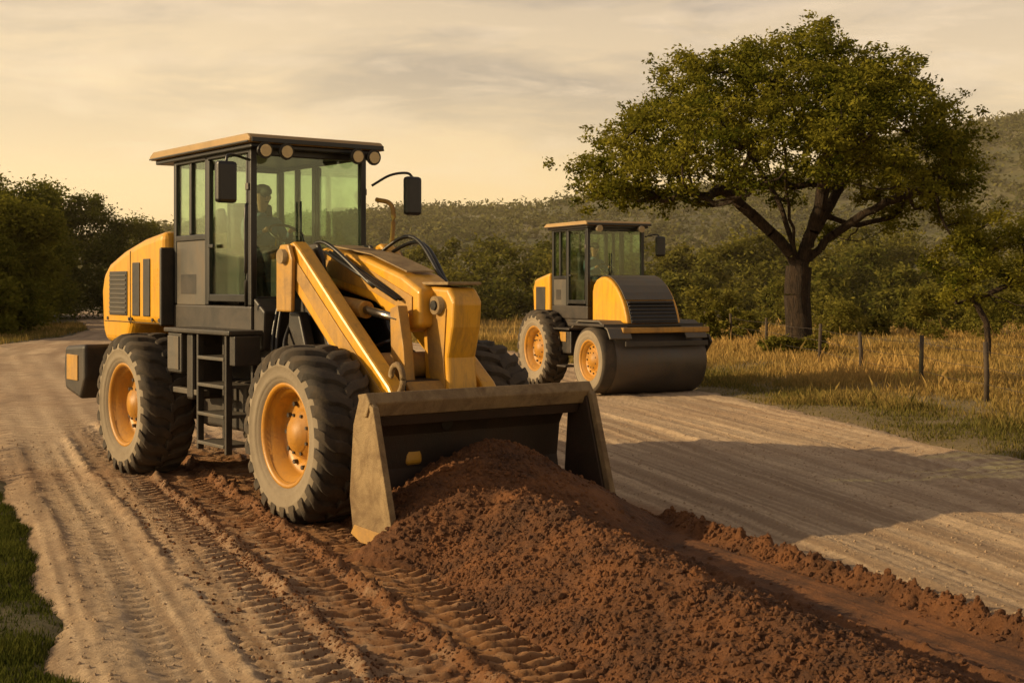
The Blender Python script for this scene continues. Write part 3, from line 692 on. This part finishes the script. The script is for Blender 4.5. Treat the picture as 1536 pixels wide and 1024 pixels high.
tube('boom_head_pin_bore',[(.72,-.025,1.98),(.72,-.012,1.98)],.045,'black',L,14)
box('boom_top_plate',(.46,.02,2.165),(.90,.40,2.195),'bucket_out',L,.01)
prism('boom_upper_cover',[(-1.15,2.565),(-.35,2.46),(.30,2.285),(.30,2.30),(-.35,2.475),(-1.15,2.58)],-.04,.28,'bucket_out',L,.003)
prism('boom_upper_side_plate',[(-1.3,2.44),(-.4,2.36),(.5,2.06),(.5,1.88),(-.2,2.1),(-1.2,2.28)],-.112,-.102,'yellow_dirty',L,.004)
tube('tilt_cylinder_barrel',[(-1.05,-.22,2.02),(-.1,-.24,1.93)],.085,'yellow_dirty',L,16)
tube('tilt_cylinder_rod',[(-.1,-.24,1.93),(.5,-.24,1.85)],.042,'chrome',L,12)
prism('bellcrank',[(.38,1.95),(.52,1.98),(.62,1.6),(.68,1.1),(.54,1.05),(.40,1.5)],-.28,-.17,'yellow_dirty',L)
tube('bucket_link',[(.60,-.22,1.12),(1.22,-.2,.95)],.06,'dark',L,12)
for s in (-1,1):
    tube('lift_cylinder_barrel_%d'%s,[(-.95,s*.35,1.35),(-.25,s*.36,1.45)],.085,'dark',L,16)
    tube('lift_cylinder_rod_%d'%s,[(-.25,s*.36,1.45),(.35,s*.37,1.50)],.04,'chrome',L,12)
tube('cross_tube',[(.35,-.42,1.42),(.35,.42,1.42)],.12,'yellow_dirty',L,18)
ring=[(.86+.10*math.cos(t),-.50,1.33+.13*math.sin(t)) for t in np.linspace(0,2*math.pi,20)]
tube('lifting_shackle',ring,.028,'bucket_out',L,8)
for k,(a,b,c) in enumerate((((-1.3,-.3,2.3),(-.9,-.28,2.60),(.0,-.22,2.15)),((-1.2,.30,2.3),(-.5,.50,2.66),(.25,.42,2.2)),((-1.2,.36,2.3),(-.45,.58,2.60),(.35,.44,2.1)),((-.9,-.36,2.2),(-.4,-.40,1.5),(.3,-.2,1.65)),((-1.3,-.5,2.1),(-1.2,-.62,1.4),(-.8,-.5,1.1)),((-1.4,-.45,2.2),(-1.35,-.6,1.5),(-1.1,-.5,1.0)),((-1.25,-.4,1.9),(-1.0,-.64,1.5),(-.6,-.5,1.2)))):
    tube('hydraulic_hose_%d'%k,curve_pts([a,b,c],9),.020,'black',L,8)
for k in range(3):
    tube('hose_line_%d'%k,[(-.8,-.30+.05*k,2.50),(.35,-.18+.04*k,2.03)],.016,'black',L,6)
# bucket
bk=[(1.42,1.22),(1.27,1.12),(1.14,.88),(1.10,.58),(1.15,.30),(1.28,.12),(1.42,.07),(1.84,.055)]
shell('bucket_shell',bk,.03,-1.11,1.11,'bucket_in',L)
side=[(1.36,1.24),(1.52,1.24),(1.60,1.16),(1.90,.10),(1.86,.04),(1.40,.04),(1.26,.10),(1.20,.40),(1.26,1.0)]
sin=[(1.37,1.2),(1.50,1.2),(1.55,1.13),(1.84,.12),(1.80,.05),(1.42,.05),(1.29,.12),(1.23,.40),(1.28,.98)]
for s in (-1,1):
    a,b=sorted((s*1.142,s*1.18)); prism('bucket_side_plate_%d'%s,side,a,b,'bucket_out',L,.008)
    a,b=sorted((s*1.112,s*1.140)); prism('bucket_side_shade_liner_%d'%s,sin,a,b,'bucket_in',L,.005)  # added dark plate: shade on the inner side faces, done by colour
    a,b=sorted((s*1.135,s*1.195)); prism('bucket_side_edge_%d'%s,[(1.53,1.20),(1.60,1.17),(1.93,.09),(1.87,.05)],a,b,'bucket_out',L,.008)
    a,b=sorted((s*1.182,s*1.192)); prism('bucket_side_wear_strip_%d'%s,[(1.24,.10),(1.40,.045),(1.84,.045),(1.82,.16),(1.30,.18)],a,b,'yellow_dirty',L,.004)
    a,b=sorted((s*.36,s*.42)); prism('bucket_ear_%d'%s,[(1.06,.95),(.98,.72),(.98,.5),(1.06,.3)],a,b,'dark',L,.01)
prism('bucket_spill_guard',[(1.36,1.26),(1.50,1.28),(1.56,1.20),(1.50,1.08),(1.44,1.08),(1.40,1.18)],-1.20,1.20,'bucket_out',L,.012)
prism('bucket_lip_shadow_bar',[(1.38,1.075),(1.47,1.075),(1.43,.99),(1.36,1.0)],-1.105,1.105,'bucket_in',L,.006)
prism('bucket_cutting_edge',[(1.70,.045),(1.98,.03),(1.98,.05),(1.72,.075)],-1.16,1.16,'bucket_out',L,.004)

# ---------------------------------------------------------------- road roller
RA=-math.radians(65)
P=empty('road_roller',(2.59,26.99,0),RA)
prof=[(-.0,.10),(0.,.60),(.05,.66),(.10,.68),(2.05,.68),(2.12,.66),(2.15,.60),(2.15,.001)]
revolve('drum',[(y-.95,r) for y,r in prof],(0,0,.68),1,[M['drum']],P,72)
wheel('front_wheel_r',P,(0,-1.03,.69),.70,.34,-1,False)
for s in (-1,1): wheel('rear_wheel_'+('r' if s<0 else 'l'),P,(-2.55,s*.93,.82),.84,.50,s)
tube('rear_axle',[(-2.55,-.8,.82),(-2.55,.8,.82)],.18,'dark',P,14)
box('rear_chassis',(-3.3,-.5,.8),(-1.2,.5,1.45),'dark',P,.03)
prism('hitch',[(-1.3,.7),(-.7,.75),(-.7,1.3),(-1.3,1.4)],-.3,.3,'dark',P)
box('side_step_tank',(-1.95,-.90,.75),(-1.3,-.55,1.22),'dark',P,.03)
box('side_panel',(-1.9,-.915,1.0),(-1.5,-.903,1.2),'yellow_dirty',P,.004)
box('side_steps',(-1.9,-1.02,1.25),(-1.15,-.5,1.29),'dark',P,.01)
box('side_step_low',(-1.6,-1.08,.48),(-1.2,-.8,.52),'dark',P,.01)
prism('engine_hood',[(-3.45,1.4),(-3.5,2.1),(-3.4,2.32),(-2.65,2.46),(-2.65,1.4)],-.72,.72,'yellow',P,.07)
box('hood_side_vent',(-3.3,-.735,1.6),(-2.85,-.715,2.15),'dark',P,.01)
cab(P,-2.62,-.98,.68,1.75,3.42,-1.95,2.35,(-2.8,-.85,.78,3.42))
box('cab_pedestal',(-2.6,-.66,1.3),(-1.0,.66,1.468),'dark',P,.02)
mirror(P,'mirror_l',[(-1.0,.70,3.2),(-.85,.9,3.25),(-.82,.98,3.15)],(-.82,.98,3.0))
for v in (-.5,.5):
    tube('work_light_%d'%(v>0),[(-.84,v,3.36),(-.76,v,3.35)],.07,'lamp',P,14)
dome=[(-.88,1.42),(-.88,2.05),(-.82,2.20),(-.70,2.30),(-.52,2.35),(-.35,2.355),(-.2,2.32),(-.05,2.25),(.10,2.15),(.24,2.02),(.36,1.87),(.45,1.72),(.52,1.56),(.56,1.42)]
prism('front_hood',dome,-.62,.62,'yellow',P,.04)
shell('front_hood_cover',[(-.70,2.315),(-.52,2.365),(-.35,2.372),(-.195,2.335),(-.04,2.265),(.11,2.165),(.25,2.035),(.375,1.885)],.012,-.56,.56,'grey',P,.004)
shell('front_grille',[(.385,1.865),(.465,1.725),(.535,1.565),(.58,1.43)],.012,-.54,.54,'black',P,.004)
for k in range(6):
    tt=k/5; u=.42+tt*.14; z=1.84-tt*.36
    box('grille_slat_%d'%k,(u-.01,-.52,z-.015),(u+.045,.52,z+.01),'dark',P,.004)
for s in (-1,1):
    a,b=sorted((s*.62,s*1.12)) 
    shell('drum_fender_%d'%s,[(-.85,1.30),(-.55,1.44),(.3,1.44),(.62,1.30),(.74,1.12)],.04,a+.003,b-.003,'grey',P,.01)
box('front_cross_bar',(.60,-.80,1.24),(.72,1.20,1.35),'yellow_dirty',P,.02)
box('frame_deck',(-.95,-1.15,1.36),(.56,1.15,1.418),'dark',P,.01)
prism('frame_side_arm_l',[(-1.0,1.2),(.6,1.2),(.72,1.05),(.2,.5),(-.2,.5),(-.9,.9)],1.22,1.28,'dark',P,.02)
tube('drum_hub_l',[(0,1.1,.68),(0,1.3,.68)],.25,'rim',P,18)
box('scraper',(.70,-.75,.98),(.74,1.15,1.08),'dark',P,.008)

# ---------------------------------------------------------------- operators
def skinmesh(name,V,E,rad,m,parent,sub=2):
    me=bpy.data.meshes.new(name); me.from_pydata(V,E,[]); me.materials.append(M[m])
    o=bpy.data.objects.new(name,me); COL.objects.link(o); o.parent=parent
    s=o.modifiers.new('skin','SKIN'); sv=me.skin_vertices[0].data
    for i,r in enumerate(rad): sv[i].radius=r if isinstance(r,tuple) else (r,r); sv[i].use_root=(i==0)
    u=o.modifiers.new('sub','SUBSURF'); u.levels=sub; u.render_levels=sub
    return o
def operator(parent_m,loc):
    e=empty('machine_operator',(0,0,0),0); e.matrix_world=parent_m@Matrix.Translation(loc)
    V=[(0,0,.10),(-.03,0,.28),(-.05,0,.45),(-.04,0,.54),(-.02,0,.60)];E=[(0,1),(1,2),(2,3),(3,4)];rd=[(.16,.13),(.15,.12),(.18,.12),(.08,.08),(.055,.055)]
    for s in (-1,1):
        b=len(V); V+=[(-.04,s*.19,.48),(.12,s*.27,.26),(.36,s*.16,.36)]; E+=[(2,b),(b,b+1),(b+1,b+2)]; rd+=[.062,.048,.034]
    skinmesh('shirt_torso_and_sleeves',V,E,rd,'shirt',e)
    V=[(0,0,.09)];E=[];rd=[(.15,.12)]
    for s in (-1,1):
        b=len(V); V+=[(.08,s*.10,.09),(.44,s*.14,.11),(.50,s*.14,-.30),(.62,s*.14,-.36)]; E+=[(0,b),(b,b+1),(b+1,b+2),(b+2,b+3)]; rd+=[.095,.07,.048,.04]
    skinmesh('trousers_and_boots',V,E,rd,'trouser',e)
    V=[(-.02,0,.58),(-.01,0,.66),(.015,0,.72),(.005,0,.80),(0,0,.86)];rd=[(.05,.05),(.055,.055),(.085,.075),(.10,.082),(.07,.06)]
    skinmesh('head',V,[(0,1),(1,2),(2,3),(3,4)],rd,'skin',e)
    tube('nose',[(.10,0,.785),(.125,0,.74),(.10,0,.735)],.012,'skin',e,6,[.008,.014,.01])
    for s in (-1,1):
        tube('ear_%d'%s,[(0,s*.08,.79),(0,s*.095,.76),(0,s*.08,.73)],.014,'skin',e,6)
        tube('eye_%d'%s,[(.093,s*.032,.785),(.10,s*.032,.785)],.009,'hair',e,6)
    tube('mouth',[(.10,-.02,.70),(.105,0,.70),(.10,.02,.70)],.005,'hair',e,6)
    tube('cap',[(-.01,0,.80),(-.01,0,.84),(-.01,0,.885),(-.01,0,.905)],.1,'hair',e,16,[.108,.108,.08,.03])
    tube('cap_brim',[(.07,0,.815),(.17,0,.805)],.05,'hair',e,10,[.07,.03])
    for s in (-1,1):
        V=[(.34,s*.165,.355),(.40,s*.15,.38)];E=[(0,1)];rd=[.028,(.035,.02)]
        for k in range(5):
            b=len(V); o=(k-1.5)*.017
            if k<4: V+=[(.435,s*.15+o,.40-.002*k),(.455,s*.15+o,.375),(.44,s*.15+o,.355)]
            else: V+=[(.40,s*.12,.365),(.425,s*.115,.36),(.44,s*.12,.365)]
            E+=[(1,b),(b,b+1),(b+1,b+2)]; rd+=[.010,.009,.008]
        skinmesh('hand_%d'%s,V,E,rd,'skin',e,1)
bpy.context.view_layer.update()
operator(L.matrix_world,(-2.78,0,2.40))
operator(P.matrix_world,(-1.93,0,2.20))

# ---------------------------------------------------------------- haze: thin dusty air over the far field
m=bpy.data.materials.new('dusty_air'); m.use_nodes=True; nt=m.node_tree; nt.nodes.clear()
o=nn(nt,'ShaderNodeOutputMaterial'); vs=nn(nt,'ShaderNodeVolumeScatter'); vs.inputs['Color'].default_value=(1,.84,.58,1); vs.inputs['Density'].default_value=.00065; vs.inputs['Anisotropy'].default_value=.2
nt.links.new(vs.outputs[0],o.inputs['Volume']); M['haze']=m
box('dusty_haze',(-450,50,-1),(450,420,70),'haze',None,0)

# ---------------------------------------------------------------- light, sky, camera
el=math.radians(19); az=(-.992,-.12)
s=Vector((az[0]*math.cos(el),az[1]*math.cos(el),math.sin(el))).normalized()
sd=bpy.data.lights.new('sun','SUN'); sd.energy=5.0; sd.angle=math.radians(.6); sd.color=(1,.73,.38)
so=bpy.data.objects.new('sun',sd); COL.objects.link(so); so.rotation_euler=(-s).to_track_quat('-Z','Y').to_euler(); so.location=(-20,0,20)
w=bpy.data.worlds.new('World'); scene.world=w; w.use_nodes=True; nt=w.node_tree; nt.nodes.clear()
sky=nn(nt,'ShaderNodeTexSky',sky_type='NISHITA'); sky.sun_disc=False; sky.sun_elevation=el; sky.sun_rotation=math.atan2(az[0],az[1]); sky.dust_density=3
b1=nn(nt,'ShaderNodeBackground'); b1.inputs[1].default_value=.05; nt.links.new(sky.outputs[0],b1.inputs[0])
tc=nn(nt,'ShaderNodeTexCoord').outputs['Generated']; sx=nn(nt,'ShaderNodeSeparateXYZ'); nt.links.new(tc,sx.inputs[0])
basec=ramp(nt,sx.outputs[2],[(0,(.90,.56,.20)),(.06,(.92,.61,.26)),(.13,(.80,.55,.27)),(.21,(.58,.41,.22)),(.4,(.15,.115,.08)),(1,(.08,.07,.06))])
mp=nn(nt,'ShaderNodeMapping'); mp.inputs['Scale'].default_value=(1.6,1.6,8); mp.inputs['Location'].default_value=(.75,.2,.1); nt.links.new(tc,mp.inputs[0])
cn=noise(nt,1.7,10,.55,mp.outputs[0],.5)
cn2=noise(nt,4.5,9,.62,mp.outputs[0],.4)
d2=nn(nt,'ShaderNodeVectorMath',operation='DOT_PRODUCT'); nt.links.new(tc,d2.inputs[0]); d2.inputs[1].default_value=Vector((-.34,.92,.20)).normalized()
patch=mth(nt,'MULTIPLY',mth(nt,'POWER',mth(nt,'MAXIMUM',d2.outputs['Value'],0),90),.10)
cf=ramp(nt,mth(nt,'ADD',patch,mth(nt,'ADD',mth(nt,'MULTIPLY',cn,.75),mth(nt,'MULTIPLY',cn2,.25))),[(.46,0),(.57,1)])
lo=ramp(nt,sx.outputs[2],[(.08,0),(.165,1)])
c=mixc(nt,mth(nt,'MULTIPLY',mth(nt,'MULTIPLY',cf,lo),.88),basec,(.27,.195,.125))
hl=ramp(nt,cn2,[(.49,0),(.62,1)])
lo2=ramp(nt,sx.outputs[2],[(.03,0),(.10,1)])
c=mixc(nt,mth(nt,'MULTIPLY',mth(nt,'MULTIPLY',hl,lo2),.42),c,(.92,.66,.38))
dn=nn(nt,'ShaderNodeVectorMath',operation='DOT_PRODUCT'); nt.links.new(tc,dn.inputs[0]); dn.inputs[1].default_value=Vector((-.34,.94,.06)).normalized()
gl=mth(nt,'MULTIPLY',mth(nt,'POWER',mth(nt,'MAXIMUM',dn.outputs['Value'],0),26),.40)
c=mixc(nt,gl,c,(1.08,.76,.36))
b2=nn(nt,'ShaderNodeBackground'); b2.inputs[1].default_value=1.08; nt.links.new(c,b2.inputs[0])
ad=nn(nt,'ShaderNodeAddShader'); nt.links.new(b1.outputs[0],ad.inputs[0]); nt.links.new(b2.outputs[0],ad.inputs[1])
wo=nn(nt,'ShaderNodeOutputWorld'); nt.links.new(ad.outputs[0],wo.inputs[0])
cd=bpy.data.cameras.new('camera'); cam=bpy.data.objects.new('camera',cd); COL.objects.link(cam)
cam.location=(0,0,2.15); cam.rotation_euler=(math.radians(90),0,0)
cd.sensor_width=36; cd.lens=2000/1536*36; cd.shift_y=-82/1536; cd.clip_end=3000; cd.clip_start=.1
scene.camera=cam
scene.view_settings.view_transform='Standard'; scene.view_settings.look='None'; scene.view_settings.exposure=0
